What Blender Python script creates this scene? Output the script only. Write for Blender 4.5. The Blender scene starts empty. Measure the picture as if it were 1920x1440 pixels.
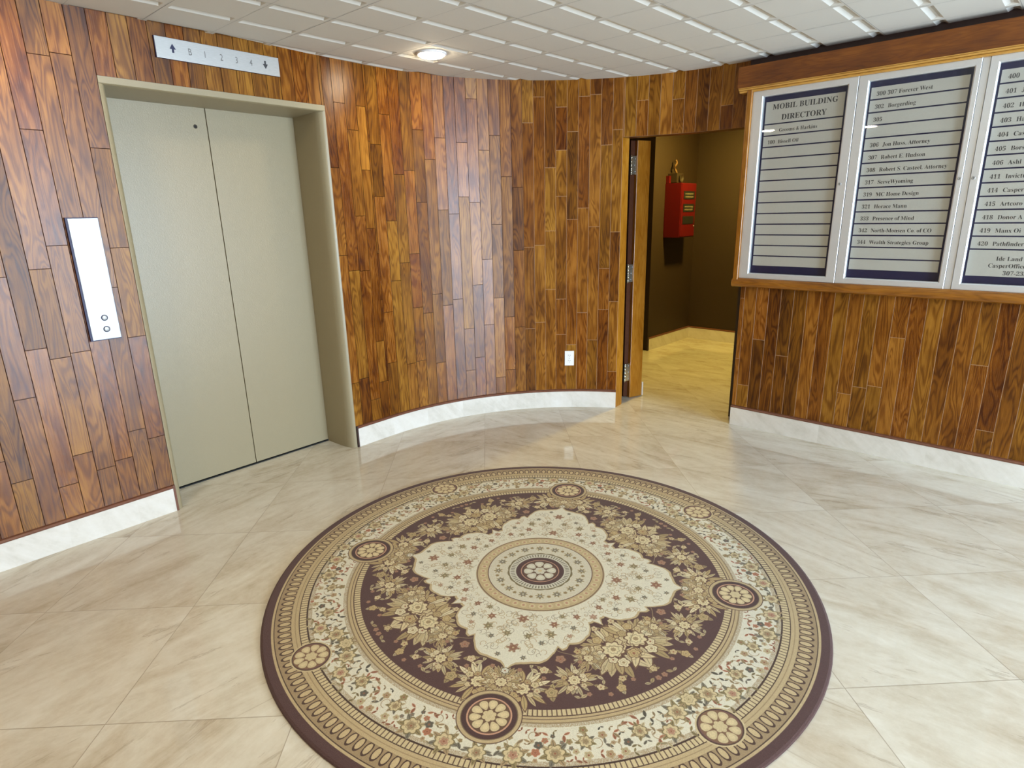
import bpy, bmesh, math, random
import numpy as np
from mathutils import Vector, Matrix

# ------------------------------------------------------------------ camera
SC = bpy.context.scene
COL = SC.collection
CAM_H = 1.53
PITCH, ROLL, FPX = 0.2749, -0.0215, 1123.2
_c, _s = math.cos(PITCH), math.sin(PITCH)
_fw, _up, _rt = Vector((0, _c, -_s)), Vector((0, _s, _c)), Vector((1, 0, 0))
_r2 = _rt * math.cos(ROLL) + _up * math.sin(ROLL)
_u2 = -_rt * math.sin(ROLL) + _up * math.cos(ROLL)
cam = bpy.data.cameras.new('camera')
cam.sensor_width = 36.0
cam.lens = FPX / 1920 * 36.0
cam.clip_start = 0.02
camo = bpy.data.objects.new('camera', cam)
COL.objects.link(camo)
camo.matrix_world = Matrix(((_r2.x, _u2.x, -_fw.x, 0), (_r2.y, _u2.y, -_fw.y, 0), (_r2.z, _u2.z, -_fw.z, CAM_H), (0, 0, 0, 1)))
SC.camera = camo

# ------------------------------------------------------------------ exposure, world, daylight
SC.view_settings.view_transform = 'Standard'
SC.view_settings.look = 'None'
SC.view_settings.gamma = 1.0
SC.view_settings.use_curve_mapping = False
SC.view_settings.exposure = 0.06
DAY_POWER = 300.0             # each of the two daylight windows
DAY_COLOR = (0.76, 0.95, 1.18)
FILL_STRENGTH = 250.0         # unseen lamps added to balance the light in the hall
LAMP_STRENGTH_WALL = 115.0     # the weaker ceiling lamps near the walls
FILL_COLOR = (1.0, 0.86, 0.60)
W = bpy.data.worlds.new('daylight')
SC.world = W
W.use_nodes = True
W.node_tree.nodes['Background'].inputs[0].default_value = (0.85, 0.93, 1.0, 1)
W.node_tree.nodes['Background'].inputs[1].default_value = 0.5

# ------------------------------------------------------------------ plan of the lobby (metres)
V2 = lambda x, y: Vector((x, y))
P1, P2 = V2(-1.857, 3.021), V2(-1.085, 3.897)          # outer edges of the elevator frame
DE = (P2 - P1).normalized()
NE = V2(DE.y, -DE.x)
W1, W2 = V2(1.619, 4.213), V2(2.837, 3.067)            # right wall, from its free edge
DR = (W2 - W1).normalized()
NR = V2(DR.y, -DR.x)
if NR.dot(-W1) < 0: NR = -NR
RAD = 1.73                                             # rounded corner tangent to both walls
_det = NE.x * NR.y - NE.y * NR.x
_b1, _b2 = RAD + NE.dot(P2), RAD + NR.dot(W1)
CEN = V2((_b1 * NR.y - NE.y * _b2) / _det, (NE.x * _b2 - _b1 * NR.x) / _det)
A_START = math.atan2(-NE.y, -NE.x)
A_END = math.atan2(-NR.y, -NR.x)
A_OPEN = math.atan2(4.658 - CEN.y, 0.842 - CEN.x)
S_TAN = (CEN - P2).dot(DE)
H_CEIL, H_OPEN, H_BASE = 2.45, 2.055, 0.133
S_BACK = -3.4                                          # rear wall on the left
D_GLASS = 8.00                                         # glazed entrance wall
SR_END = 6.18


class Fr:                                              # local (a along, b out of the wall, c up) -> world
    def __init__(s, o, ea, eb, ec=(0, 0, 1)):
        s.o = Vector((o[0], o[1], o[2] if len(o) > 2 else 0.0))
        s.ea = Vector((ea[0], ea[1], ea[2] if len(ea) > 2 else 0.0))
        s.eb = Vector((eb[0], eb[1], eb[2] if len(eb) > 2 else 0.0))
        s.ec = Vector(ec)

    def __call__(s, a, b, c):
        return s.o + s.ea * a + s.eb * b + s.ec * c


EF = Fr(P2, DE, NE)
RF = Fr(W1, DR, NR)
WF = Fr((0, 0, 0), (1, 0, 0), (0, 1, 0))


def arc(a, dr=0.0):
    return V2(CEN.x + (RAD + dr) * math.cos(a), CEN.y + (RAD + dr) * math.sin(a))


def path(t):                                           # elevator wall, then the rounded corner
    if t <= S_TAN:
        return P2 + DE * t, NE
    a = A_START - (t - S_TAN) / RAD
    return arc(a), V2(-math.cos(a), -math.sin(a))


T_OPEN = S_TAN + (A_START - A_OPEN) * RAD
T_END = S_TAN + (A_START - A_END) * RAD


def rpath(t):
    return W1 + DR * t, NR


# ------------------------------------------------------------------ mesh building
class MB:
    def __init__(s):
        s.v, s.f, s.uv, s.col, s.sm = [], [], [], [], []

    def face(s, pts, uv=None, col=(0.5, 0.5, 0), smooth=False):
        i = len(s.v)
        s.v += [Vector(p) for p in pts]
        s.f.append(list(range(i, i + len(pts))))
        s.uv.append(uv or [(0, 0)] * len(pts))
        s.col.append(col)
        s.sm.append(smooth)

    def box(s, fr, a0, a1, b0, b1, c0, c1, col=(0.5, 0.5, 0), long='auto'):
        P = [fr(a, b, c) for c in (c0, c1) for b in (b0, b1) for a in (a0, a1)]
        d = (a1 - a0, b1 - b0, c1 - c0)
        la = max(range(3), key=lambda k: abs(d[k])) if long == 'auto' else long
        loc = [(a, b, c) for c in (c0, c1) for b in (b0, b1) for a in (a0, a1)]
        o = [k for k in range(3) if k != la]
        i = len(s.v)
        s.v += P
        for q in ((0, 1, 3, 2), (4, 6, 7, 5), (0, 4, 5, 1), (2, 3, 7, 6), (0, 2, 6, 4), (1, 5, 7, 3)):
            s.f.append([i + k for k in q])
            s.uv.append([(loc[k][o[0]] + loc[k][o[1]], loc[k][la]) for k in q])
            s.col.append(col)
            s.sm.append(False)

    def prism(s, fr, prof, l0, l1, axis='a', col=(0.5, 0.5, 0), smooth=False, caps=True, m0=0.0, m1=0.0):
        """profile of two coordinates swept along one axis of fr. axis a: profile (b,c); c: profile (a,b).
        m0, m1: mitre slope at both ends against the first profile coordinate"""
        def at(p, l):
            if axis == 'a': return fr(l, p[0], p[1])
            if axis == 'b': return fr(p[0], l, p[1])
            return fr(p[0], p[1], l)
        n = len(prof)
        i = len(s.v)
        s.v += [at(p, l0) for p in prof] + [at(p, l1) for p in prof]
        per = [0.0]
        for k in range(n):
            q, r = prof[k], prof[(k + 1) % n]
            per.append(per[-1] + math.hypot(q[0] - r[0], q[1] - r[1]))
        for k in range(n):
            j = (k + 1) % n
            s.f.append([i + k, i + j, i + n + j, i + n + k])
            s.uv.append([(per[k], l0), (per[k + 1], l0), (per[k + 1], l1), (per[k], l1)])
            s.col.append(col)
            s.sm.append(smooth)
        if caps:
            for o in (0, n):
                s.f.append([i + o + k for k in range(n)])
                s.uv.append([(prof[k][0], prof[k][1]) for k in range(n)])
                s.col.append(col)
                s.sm.append(False)

    def lathe(s, o, ax, prof, n=32, col=(0.5, 0.5, 0), smooth=True, closed=False):
        """profile (radius, height along ax)"""
        ax = Vector(ax).normalized()
        x = ax.orthogonal().normalized()
        y = ax.cross(x)
        o = Vector(o)
        i = len(s.v)
        m = len(prof)
        for (r, h) in prof:
            for k in range(n):
                t = 2 * math.pi * k / n
                s.v.append(o + ax * h + (x * math.cos(t) + y * math.sin(t)) * r)
        for q in range(m - 1):
            for k in range(n):
                j = (k + 1) % n
                s.f.append([i + q * n + k, i + q * n + j, i + (q + 1) * n + j, i + (q + 1) * n + k])
                s.uv.append([(k / n, q), ((k + 1) / n, q), ((k + 1) / n, q + 1), (k / n, q + 1)])
                s.col.append(col)
                s.sm.append(smooth)
        for q in (0, m - 1):
            if prof[q][0] > 1e-5 and not closed:
                s.f.append([i + q * n + k for k in range(n)])
                s.uv.append([(0, 0)] * n)
                s.col.append(col)
                s.sm.append(False)

    def tube(s, pts, r, n=10, col=(0.5, 0.5, 0)):
        pts = [Vector(p) for p in pts]
        i = len(s.v)
        m = len(pts)
        for q, p in enumerate(pts):
            d = (pts[min(q + 1, m - 1)] - pts[max(q - 1, 0)]).normalized()
            x = d.orthogonal().normalized()
            if abs(d.z) < 0.98:
                x = d.cross(Vector((0, 0, 1))).normalized()
            y = d.cross(x)
            for k in range(n):
                t = 2 * math.pi * k / n
                s.v.append(p + (x * math.cos(t) + y * math.sin(t)) * r)
        for q in range(m - 1):
            for k in range(n):
                j = (k + 1) % n
                s.f.append([i + q * n + k, i + q * n + j, i + (q + 1) * n + j, i + (q + 1) * n + k])
                s.uv.append([(k / n, q), ((k + 1) / n, q), ((k + 1) / n, q + 1), (k / n, q + 1)])
                s.col.append(col)
                s.sm.append(True)
        for q in (0, m - 1):
            s.f.append([i + q * n + k for k in range(n)])
            s.uv.append([(0, 0)] * n)
            s.col.append(col)
            s.sm.append(False)

    def build(s, name, mat, parent=None, bev=0.0, seg=2, recalc=True):
        me = bpy.data.meshes.new(name)
        off = world_loc(parent) if parent else Vector((0, 0, 0))
        me.from_pydata([tuple(p - off) for p in s.v], [], s.f)
        ul = me.uv_layers.new(name='UVMap')
        ul.data.foreach_set('uv', [x for f in s.uv for t in f for x in t])
        ca = me.color_attributes.new('tone', 'FLOAT_COLOR', 'CORNER')
        ca.data.foreach_set('color', [x for f, c in zip(s.f, s.col) for _ in f for x in (c[0], c[1], c[2], 1.0)])
        me.polygons.foreach_set('use_smooth', s.sm)
        if recalc or bev:
            bm = bmesh.new()
            bm.from_mesh(me)
            if bev:
                bm.edges.ensure_lookup_table()
                es = [e for e in bm.edges if len(e.link_faces) == 2 and e.calc_face_angle(0) > 0.6]
                bmesh.ops.bevel(bm, geom=es, offset=bev, segments=seg, affect='EDGES', clamp_overlap=True, profile=0.6)
            if recalc:
                bmesh.ops.recalc_face_normals(bm, faces=bm.faces)
            bm.to_mesh(me)
            bm.free()
        me.materials.append(mat)
        o = bpy.data.objects.new(name, me)
        COL.objects.link(o)
        if parent: o.parent = parent
        return o


def world_loc(o):
    v = Vector((0, 0, 0))
    while o is not None:
        v = v + o.location
        o = o.parent
    return v


def thing(name, label, cat, loc, group=None):
    o = bpy.data.objects.new(name, None)
    o.empty_display_size = 0.05
    COL.objects.link(o)
    o.location = loc
    return tag(o, label, cat, group)


def tag(o, label, cat, group=None):
    o['label'], o['category'] = label, cat
    if group: o['group'] = group
    return o


def struct(o):
    o['kind'] = 'structure'
    return o


# ------------------------------------------------------------------ materials
def nd(nt, typ, ins=None, **props):
    n = nt.nodes.new(typ)
    for k, v in props.items(): setattr(n, k, v)
    for k, v in (ins or {}).items():
        if isinstance(v, bpy.types.NodeSocket): nt.links.new(v, n.inputs[k])
        else: n.inputs[k].default_value = v
    return n


def mth(nt, op, a, b=None, c=None, clamp=False):
    ins = {0: a}
    if b is not None: ins[1] = b
    if c is not None: ins[2] = c
    return nd(nt, 'ShaderNodeMath', ins, operation=op, use_clamp=clamp).outputs[0]


def mixc(nt, f, a, b, mode='MIX'):
    n = nt.nodes.new('ShaderNodeMix')
    n.data_type, n.blend_type = 'RGBA', mode
    for k, v in ((0, f), (6, a), (7, b)):
        if isinstance(v, bpy.types.NodeSocket): nt.links.new(v, n.inputs[k])
        else: n.inputs[k].default_value = v if k == 0 else (tuple(v) + (1,))[:4]
    return n.outputs[2]


def ramp(nt, f, stops):
    n = nd(nt, 'ShaderNodeValToRGB', {0: f})
    cr = n.color_ramp
    while len(cr.elements) < len(stops): cr.elements.new(0.5)
    for e, (p, c) in zip(cr.elements, stops):
        e.position, e.color = p, (tuple(c) + (1,))[:4]
    return n.outputs[0]


def new_mat(name, color=(0.8, 0.8, 0.8), rough=0.5, metal=0.0, spec=0.5, coat=0.0, emit=None, es=0.0):
    m = bpy.data.materials.new(name)
    m.use_nodes = True
    b = m.node_tree.nodes['Principled BSDF']
    b.inputs['Base Color'].default_value = tuple(color) + (1,)
    b.inputs['Roughness'].default_value = rough
    b.inputs['Metallic'].default_value = metal
    b.inputs['Specular IOR Level'].default_value = spec
    b.inputs['Coat Weight'].default_value = coat
    if emit:
        b.inputs['Emission Color'].default_value = tuple(emit) + (1,)
        b.inputs['Emission Strength'].default_value = es
    return m, m.node_tree, b


def srgb(r, g, b):
    f = lambda v: (v / 255 / 12.92) if v / 255 <= 0.04045 else ((v / 255 + 0.055) / 1.055) ** 2.4
    return (f(r), f(g), f(b))


def speckled(name, c0, c1, scale, rough, metal=0.0, spec=0.5, bump=0.0, stretch=None, detail=3.0):
    m, nt, b = new_mat(name, c0, rough, metal, spec)
    v = nd(nt, 'ShaderNodeTexCoord').outputs['Object']
    if stretch:
        v = nd(nt, 'ShaderNodeMapping', {'Vector': v, 'Scale': stretch}).outputs[0]
    n = nd(nt, 'ShaderNodeTexNoise', {'Vector': v, 'Scale': scale, 'Detail': detail})
    nt.links.new(mixc(nt, n.outputs[0], c0, c1), b.inputs['Base Color'])
    if bump:
        bp = nd(nt, 'ShaderNodeBump', {'Height': n.outputs[0], 'Strength': bump, 'Distance': 0.002})
        nt.links.new(bp.outputs[0], b.inputs['Normal'])
    return m


ANISO, AROT = 0.75, 0.25


def wood(name, dark, mid, light, rough=0.3, groove=(0.035, 0.009, 0.002), figure=1.0, spec=0.5, tone_amt=0.48, pale=(0.46, 0.29, 0.17)):
    """grain runs along v of the UV map; the 'tone' attribute holds (plank tone, plank hue, groove)"""
    m, nt, b = new_mat(name, mid, rough, 0, spec)
    uv = nd(nt, 'ShaderNodeUVMap').outputs[0]
    at = nd(nt, 'ShaderNodeAttribute', attribute_name='tone')
    sp = nd(nt, 'ShaderNodeSeparateColor', {0: at.outputs[0]})
    tone, hue, grv = sp.outputs[0], sp.outputs[1], sp.outputs[2]
    v1 = nd(nt, 'ShaderNodeMapping', {'Vector': uv, 'Scale': (1.0, 0.035, 1.0)}).outputs[0]
    fib = nd(nt, 'ShaderNodeTexNoise', {'Vector': v1, 'Scale': 230.0, 'Detail': 5.0, 'Roughness': 0.65})
    v2 = nd(nt, 'ShaderNodeMapping', {'Vector': uv, 'Scale': (1.0, 0.14, 1.0)}).outputs[0]
    fig = nd(nt, 'ShaderNodeTexNoise', {'Vector': v2, 'Scale': 15.0, 'Detail': 1.5, 'Distortion': 0.6})
    rings = mth(nt, 'SINE', mth(nt, 'MULTIPLY', fig.outputs[0], 62.0))
    rings = mth(nt, 'POWER', mth(nt, 'MULTIPLY_ADD', rings, 0.5, 0.5), 1.8)
    v3 = nd(nt, 'ShaderNodeMapping', {'Vector': uv, 'Scale': (1.0, 0.3, 1.0)}).outputs[0]
    blot = nd(nt, 'ShaderNodeTexNoise', {'Vector': v3, 'Scale': 9.0, 'Detail': 3.0, 'Roughness': 0.6})
    x = mth(nt, 'MULTIPLY_ADD', mth(nt, 'SUBTRACT', tone, 0.5), tone_amt, 0.5)
    x = mth(nt, 'MULTIPLY_ADD', mth(nt, 'SUBTRACT', fib.outputs[0], 0.5), 0.54, x)
    x = mth(nt, 'MULTIPLY_ADD', mth(nt, 'SUBTRACT', rings, 0.35), -0.22 * figure, x)
    x = mth(nt, 'MULTIPLY_ADD', mth(nt, 'SUBTRACT', blot.outputs[0], 0.5), 0.75, x)
    c = ramp(nt, x, [(0.0, [q * 0.5 for q in dark]), (0.2, dark), (0.5, mid), (0.8, light), (1.0, [q * 1.25 for q in light])])
    hs = nd(nt, 'ShaderNodeHueSaturation', {'Hue': mth(nt, 'MULTIPLY_ADD', hue, 0.014, 0.492), 'Saturation': 1.0, 'Value': 1.0, 'Color': c})
    gc = mixc(nt, mth(nt, 'GREATER_THAN', grv, 0.6), pale, groove)  # pale groove colour stands in for groove edges catching light
    c = mixc(nt, mth(nt, 'MULTIPLY', mth(nt, 'GREATER_THAN', grv, 0.1), 0.9), hs.outputs[0], gc)
    nt.links.new(c, b.inputs['Base Color'])
    nt.links.new(mth(nt, 'MULTIPLY_ADD', hue, 0.10, mth(nt, 'MULTIPLY_ADD', fib.outputs[0], 0.10, rough - 0.10)), b.inputs['Roughness'])
    b.inputs['Anisotropic'].default_value, b.inputs['Anisotropic Rotation'].default_value = ANISO, AROT
    nt.links.new(nd(nt, 'ShaderNodeTangent', direction_type='UV_MAP').outputs[0], b.inputs['Tangent'])
    bp = nd(nt, 'ShaderNodeBump', {'Height': fib.outputs[0], 'Strength': 0.10, 'Distance': 0.001})
    nt.links.new(bp.outputs[0], b.inputs['Normal'])
    return m


WD, WM, WL = (0.064, 0.0158, 0.0008), (0.175, 0.058, 0.0034), (0.35, 0.148, 0.018)
M_PLANK = wood('stained_plank_wood', WD, WM, WL, 0.31, spec=0.32)
M_TRIM = wood('trim_wood', (0.12, 0.036, 0.002), (0.28, 0.102, 0.007), (0.43, 0.185, 0.022), 0.24, figure=0.5)
M_VAL = wood('valance_wood', (0.075, 0.019, 0.0015), (0.18, 0.053, 0.0035), (0.30, 0.10, 0.010), 0.25, figure=0.4)
M_STILE = speckled('dark_brown_stile', (0.05, 0.014, 0.004), (0.085, 0.026, 0.008), 40, 0.75, spec=0.2)  # darker red-brown than the door leaf
M_LITMOULD = wood('highlight_moulding_wood', (0.30, 0.12, 0.016), (0.48, 0.22, 0.04), (0.66, 0.36, 0.09), 0.16, figure=0.2)  # lighter wood colour paints the lit highlight along the moulding
M_EDGE = speckled('base_cap_wood', (0.10, 0.035, 0.018), (0.20, 0.075, 0.04), 60, 0.35)
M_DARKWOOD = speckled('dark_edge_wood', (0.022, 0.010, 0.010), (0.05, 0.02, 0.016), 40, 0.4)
M_BASE = None


def marble(name, tiles=False):
    """cream marble tile; floor tiles are 0.6 m squares with veins at two slants"""
    m, nt, b = new_mat(name, (0.7, 0.62, 0.5), 0.12)
    pos = nd(nt, 'ShaderNodeNewGeometry').outputs['Position']
    if tiles:
        mp = nd(nt, 'ShaderNodeMapping', {'Vector': pos, 'Rotation': (0, 0, -0.035)}, vector_type='POINT').outputs[0]
        mp = nd(nt, 'ShaderNodeVectorMath', {0: mp, 1: (1.26 + 0.599 * 20, -1.59 + 0.599 * 20, 0)}, operation='ADD').outputs[0]
        mp = nd(nt, 'ShaderNodeVectorMath', {0: mp, 1: (1 / 0.599, 1 / 0.599, 1)}, operation='MULTIPLY').outputs[0]
        cell = nd(nt, 'ShaderNodeVectorMath', {0: mp}, operation='FLOOR').outputs[0]
        fr = nd(nt, 'ShaderNodeVectorMath', {0: mp}, operation='FRACTION').outputs[0]
        wn = nd(nt, 'ShaderNodeTexWhiteNoise', {'Vector': cell}, noise_dimensions='3D')
        s3 = nd(nt, 'ShaderNodeSeparateXYZ', {0: cell})
        side = mth(nt, 'GREATER_THAN', s3.outputs[0], 21.5)
        jit = mth(nt, 'MULTIPLY_ADD', wn.outputs[0], 0.5, -0.25)
        # slant of the veins: one way on the left tiles, the other way on the right ones
        ang = mth(nt, 'ADD', mth(nt, 'MULTIPLY_ADD', side, 1.55, -0.85), jit)
        vr = nd(nt, 'ShaderNodeVectorRotate', {'Vector': mp, 'Axis': (0, 0, 1), 'Angle': ang}, rotation_type='AXIS_ANGLE').outputs[0]
        vr = nd(nt, 'ShaderNodeVectorMath', {0: vr, 1: nd(nt, 'ShaderNodeVectorMath', {0: wn.outputs[1], 1: (37, 37, 37)}, operation='MULTIPLY').outputs[0]}, operation='ADD').outputs[0]
    else:
        uv = nd(nt, 'ShaderNodeUVMap').outputs[0]
        vr = nd(nt, 'ShaderNodeMapping', {'Vector': uv, 'Rotation': (0, 0, 0.7), 'Scale': (1.6, 1.6, 1)}).outputs[0]
        at = nd(nt, 'ShaderNodeAttribute', attribute_name='tone')
        vr = nd(nt, 'ShaderNodeVectorMath', {0: vr, 1: nd(nt, 'ShaderNodeVectorMath', {0: at.outputs[1], 1: (9, 9, 9)}, operation='MULTIPLY').outputs[0]}, operation='ADD').outputs[0]
    st = nd(nt, 'ShaderNodeMapping', {'Vector': vr, 'Scale': (0.36, 1.0, 1.0)}).outputs[0]
    n1 = nd(nt, 'ShaderNodeTexNoise', {'Vector': st, 'Scale': 3.0, 'Detail': 8.0, 'Roughness': 0.62, 'Distortion': 0.9})
    st2 = nd(nt, 'ShaderNodeMapping', {'Vector': vr, 'Scale': (0.16, 1.0, 1.0)}).outputs[0]
    n2 = nd(nt, 'ShaderNodeTexNoise', {'Vector': st2, 'Scale': 9.0, 'Detail': 6.0, 'Roughness': 0.7, 'Distortion': 0.6})
    n3 = nd(nt, 'ShaderNodeTexNoise', {'Vector': vr, 'Scale': 14.0, 'Detail': 6.0, 'Roughness': 0.7})
    x = mth(nt, 'MULTIPLY_ADD', mth(nt, 'SUBTRACT', n1.outputs[0], 0.5), 1.6, 0.5)
    x = mth(nt, 'MULTIPLY_ADD', mth(nt, 'SUBTRACT', n2.outputs[0], 0.5), 0.55, x)
    x = mth(nt, 'MULTIPLY_ADD', mth(nt, 'SUBTRACT', n3.outputs[0], 0.5), 0.55, x)
    if tiles:
        c = ramp(nt, x, [(0.05, (0.44, 0.37, 0.27)), (0.3, (0.54, 0.48, 0.375)), (0.55, (0.62, 0.575, 0.475)), (0.85, (0.69, 0.66, 0.57))])
        vein = mth(nt, 'SUBTRACT', 1.0, mth(nt, 'MULTIPLY', mth(nt, 'ABSOLUTE', mth(nt, 'SUBTRACT', n2.outputs[0], 0.36)), 28.0), clamp=True)
        c = mixc(nt, mth(nt, 'MULTIPLY', vein, mth(nt, 'MULTIPLY', n3.outputs[0], 0.75)), c, (0.26, 0.20, 0.14))
        sf = nd(nt, 'ShaderNodeSeparateXYZ', {0: fr})
        def edge(q):
            return mth(nt, 'MINIMUM', q, mth(nt, 'SUBTRACT', 1.0, q))
        e = mth(nt, 'MINIMUM', edge(sf.outputs[0]), edge(sf.outputs[1]))
        g = mth(nt, 'LESS_THAN', e, 0.0026)
        c = mixc(nt, mth(nt, 'MULTIPLY', g, 0.65), c, (0.22, 0.17, 0.11))
        nt.links.new(mth(nt, 'MULTIPLY_ADD', g, 0.4, mth(nt, 'MULTIPLY_ADD', n3.outputs[0], 0.05, 0.025)), b.inputs['Roughness'])
    else:
        c = ramp(nt, x, [(0.1, (0.56, 0.52, 0.44)), (0.5, (0.70, 0.66, 0.585)), (0.9, (0.78, 0.75, 0.69))])
        b.inputs['Roughness'].default_value = 0.08
    nt.links.new(c, b.inputs['Base Color'])
    b.inputs['IOR'].default_value = 1.5
    return m


M_FLOOR = marble('polished_marble_floor', True)
M_BASE = marble('marble_baseboard')
M_CEIL = speckled('white_ceiling_tile', (0.66, 0.64, 0.585), (0.71, 0.69, 0.63), 300, 0.75, bump=0.15)
M_SEAM = new_mat('ceiling_seam', (0.35, 0.345, 0.33), 0.8)[0]
M_DOOR = speckled('beige_enamel', (0.295, 0.245, 0.145), (0.315, 0.262, 0.158), 180, 0.38, bump=0.25)
M_GAP = new_mat('dark_gap', (0.008, 0.010, 0.010), 0.7)[0]
M_STEEL = speckled('brushed_steel', (0.37, 0.375, 0.37), (0.43, 0.435, 0.43), 90, 0.46, 0.5, stretch=(1, 1, 30))
M_STEEL2 = speckled('brushed_steel_level', (0.36, 0.36, 0.345), (0.56, 0.56, 0.54), 45, 0.38, 0.6, stretch=(1, 1, 25))
M_ALU = speckled('satin_aluminium', (0.66, 0.68, 0.69), (0.74, 0.76, 0.77), 80, 0.38, 0.55, stretch=(20, 20, 1))
M_NAVY = new_mat('navy_felt', (0.003, 0.004, 0.045), 0.6)[0]
M_STRIP = speckled('grey_name_strip', (0.50, 0.49, 0.445), (0.54, 0.53, 0.485), 120, 0.42, 0.1)
M_INK = new_mat('dark_ink', (0.035, 0.035, 0.038), 0.6)[0]
M_INKNAVY = new_mat('navy_ink', (0.008, 0.009, 0.05), 0.5)[0]
M_GREYINK = new_mat('engraved_grey', (0.13, 0.12, 0.11), 0.5)[0]
M_PLATE = new_mat('purple_black_edge', (0.012, 0.006, 0.05), 0.5)[0]
M_WHITE = speckled('white_plastic', (0.80, 0.79, 0.75), (0.84, 0.83, 0.79), 50, 0.35)
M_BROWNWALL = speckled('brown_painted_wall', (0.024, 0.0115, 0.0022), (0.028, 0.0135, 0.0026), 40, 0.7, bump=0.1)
M_RED = speckled('red_enamel', (0.080, 0.001, 0.002), (0.095, 0.0015, 0.0025), 30, 0.4)
M_DISPLAY = speckled('dim_display', (0.02, 0.018, 0.012), (0.20, 0.17, 0.11), 70, 0.6)
M_BLACK = new_mat('black_window', (0.012, 0.013, 0.012), 0.35)[0]
M_TANPART = new_mat('tan_conduit', (0.12, 0.06, 0.018), 0.5)[0]
M_HORN = new_mat('dark_bronze', (0.030, 0.020, 0.010), 0.5)[0]
M_HINGE = speckled('nickel_hinge', (0.62, 0.58, 0.45), (0.80, 0.77, 0.66), 60, 0.22, 0.95)
M_PLAIN = speckled('plain_wall_paint', (0.20, 0.115, 0.05), (0.24, 0.14, 0.065), 30, 0.7)
M_FILL = new_mat('fill_lamp_diffuser', (0.9, 0.9, 0.9), 0.5, emit=FILL_COLOR, es=FILL_STRENGTH)[0]
M_LAMP_WALL = new_mat('lamp_diffuser_dim', (0.9, 0.9, 0.9), 0.5, emit=(1.0, 0.84, 0.60), es=LAMP_STRENGTH_WALL)[0]
M_LAMPBODY = new_mat('lamp_trim', (0.80, 0.79, 0.80), 0.4)[0]


def glass_mat():
    m, nt, b = new_mat('clear_glass', (1, 1, 1), 0.0)
    nt.nodes.remove(b)
    lw = nd(nt, 'ShaderNodeLayerWeight', {'Blend': 0.5})
    mx = nd(nt, 'ShaderNodeMixShader', {0: mth(nt, 'MULTIPLY_ADD', mth(nt, 'POWER', lw.outputs[1], 5.0), 0.90, 0.045),
                                        1: nd(nt, 'ShaderNodeBsdfTransparent', {0: (0.97, 0.985, 0.98, 1)}).outputs[0],
                                        2: nd(nt, 'ShaderNodeBsdfGlossy', {'Roughness': 0.01}).outputs[0]})
    nt.links.new(mx.outputs[0], nt.nodes['Material Output'].inputs[0])
    return m


M_GLASS = glass_mat()

# ------------------------------------------------------------------ setting: floor and ceiling
rnd = random.Random(7)
mb = MB()
mb.face([(-8, -6, 0), (9, -6, 0), (9, 10, 0), (-8, 10, 0)])
struct(mb.build('floor', M_FLOOR))

A_DIR = V2(math.cos(math.radians(46.3)), math.sin(math.radians(46.3)))
B_DIR = V2(math.cos(math.radians(-41.3)), math.sin(math.radians(-41.3)))
PA, PB = 0.311, 0.297
C_O = V2(-1.279, 3.254)


def in_lobby(p, e=0.45):
    q = p - P2
    if q.dot(NE) < -e or q.dot(NE) > D_GLASS + e or q.dot(DE) < S_BACK - e: return False
    if (p - W1).dot(NR) < -e: return False
    return not ((p - CEN).length > RAD + e and q.dot(DE) > S_TAN and (p - W1).dot(DR) < 0)


mb = MB()
zt, zc = H_CEIL, H_CEIL + 0.010
EA, B0, B1, BW = 0.019, -0.004, 0.050, 0.021          # sunk slots between the rows of one-foot squares
mz = MB()
for i in range(-18, 24):
    for j in range(-12, 31):
        o = C_O + A_DIR * (PA * i - EA) + B_DIR * (PB * j)
        if not in_lobby(o - B_DIR * PB * 0.5 + A_DIR * PA * 0.5): continue
        def q(a, b, z):
            p = o + A_DIR * a + B_DIR * b
            return (p.x, p.y, z)
        bn = PB + B0
        mb.face([q(0, B1, zt), q(PA, B1, zt), q(PA, bn, zt), q(0, bn, zt)])
        mb.face([q(0, B0, zt), q(EA, B0, zt), q(EA, B1, zt), q(0, B1, zt)])
        mb.face([q(PA - EA, B0, zt), q(PA, B0, zt), q(PA, B1, zt), q(PA - EA, B1, zt)])
        top = [q(EA, B0, zt), q(PA - EA, B0, zt), q(PA - EA, B1, zt), q(EA, B1, zt)]
        low = [q(EA + .006, B0 + BW, zc), q(PA - EA - .006, B0 + BW, zc), q(PA - EA - .006, B1 - BW, zc), q(EA + .006, B1 - BW, zc)]
        for k in range(4):
            mb.face([top[k], top[(k + 1) % 4], low[(k + 1) % 4], low[k]])
        mb.face(low)
        w = 0.0014 if i % 2 else 0.0007                # seams of the two-foot tiles, scored lines between
        mz.face([q(-w, B0, zt - 0.0006), q(w, B0, zt - 0.0006), q(w, bn, zt - 0.0006), q(-w, bn, zt - 0.0006)])
        if j % 2: mz.face([q(0, 0.056, zt - 0.0006), q(PA, 0.056, zt - 0.0006), q(PA, 0.0585, zt - 0.0006), q(0, 0.0585, zt - 0.0006)])
mb.face([(-8, -6, zc + .008), (9, -6, zc + .008), (9, 10, zc + .008), (-8, 10, zc + .008)])
ceiling = struct(mb.build('ceiling', M_CEIL, recalc=False))
s_ = mz.build('ceiling_seam', M_SEAM, recalc=False)
s_.parent = ceiling


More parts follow.
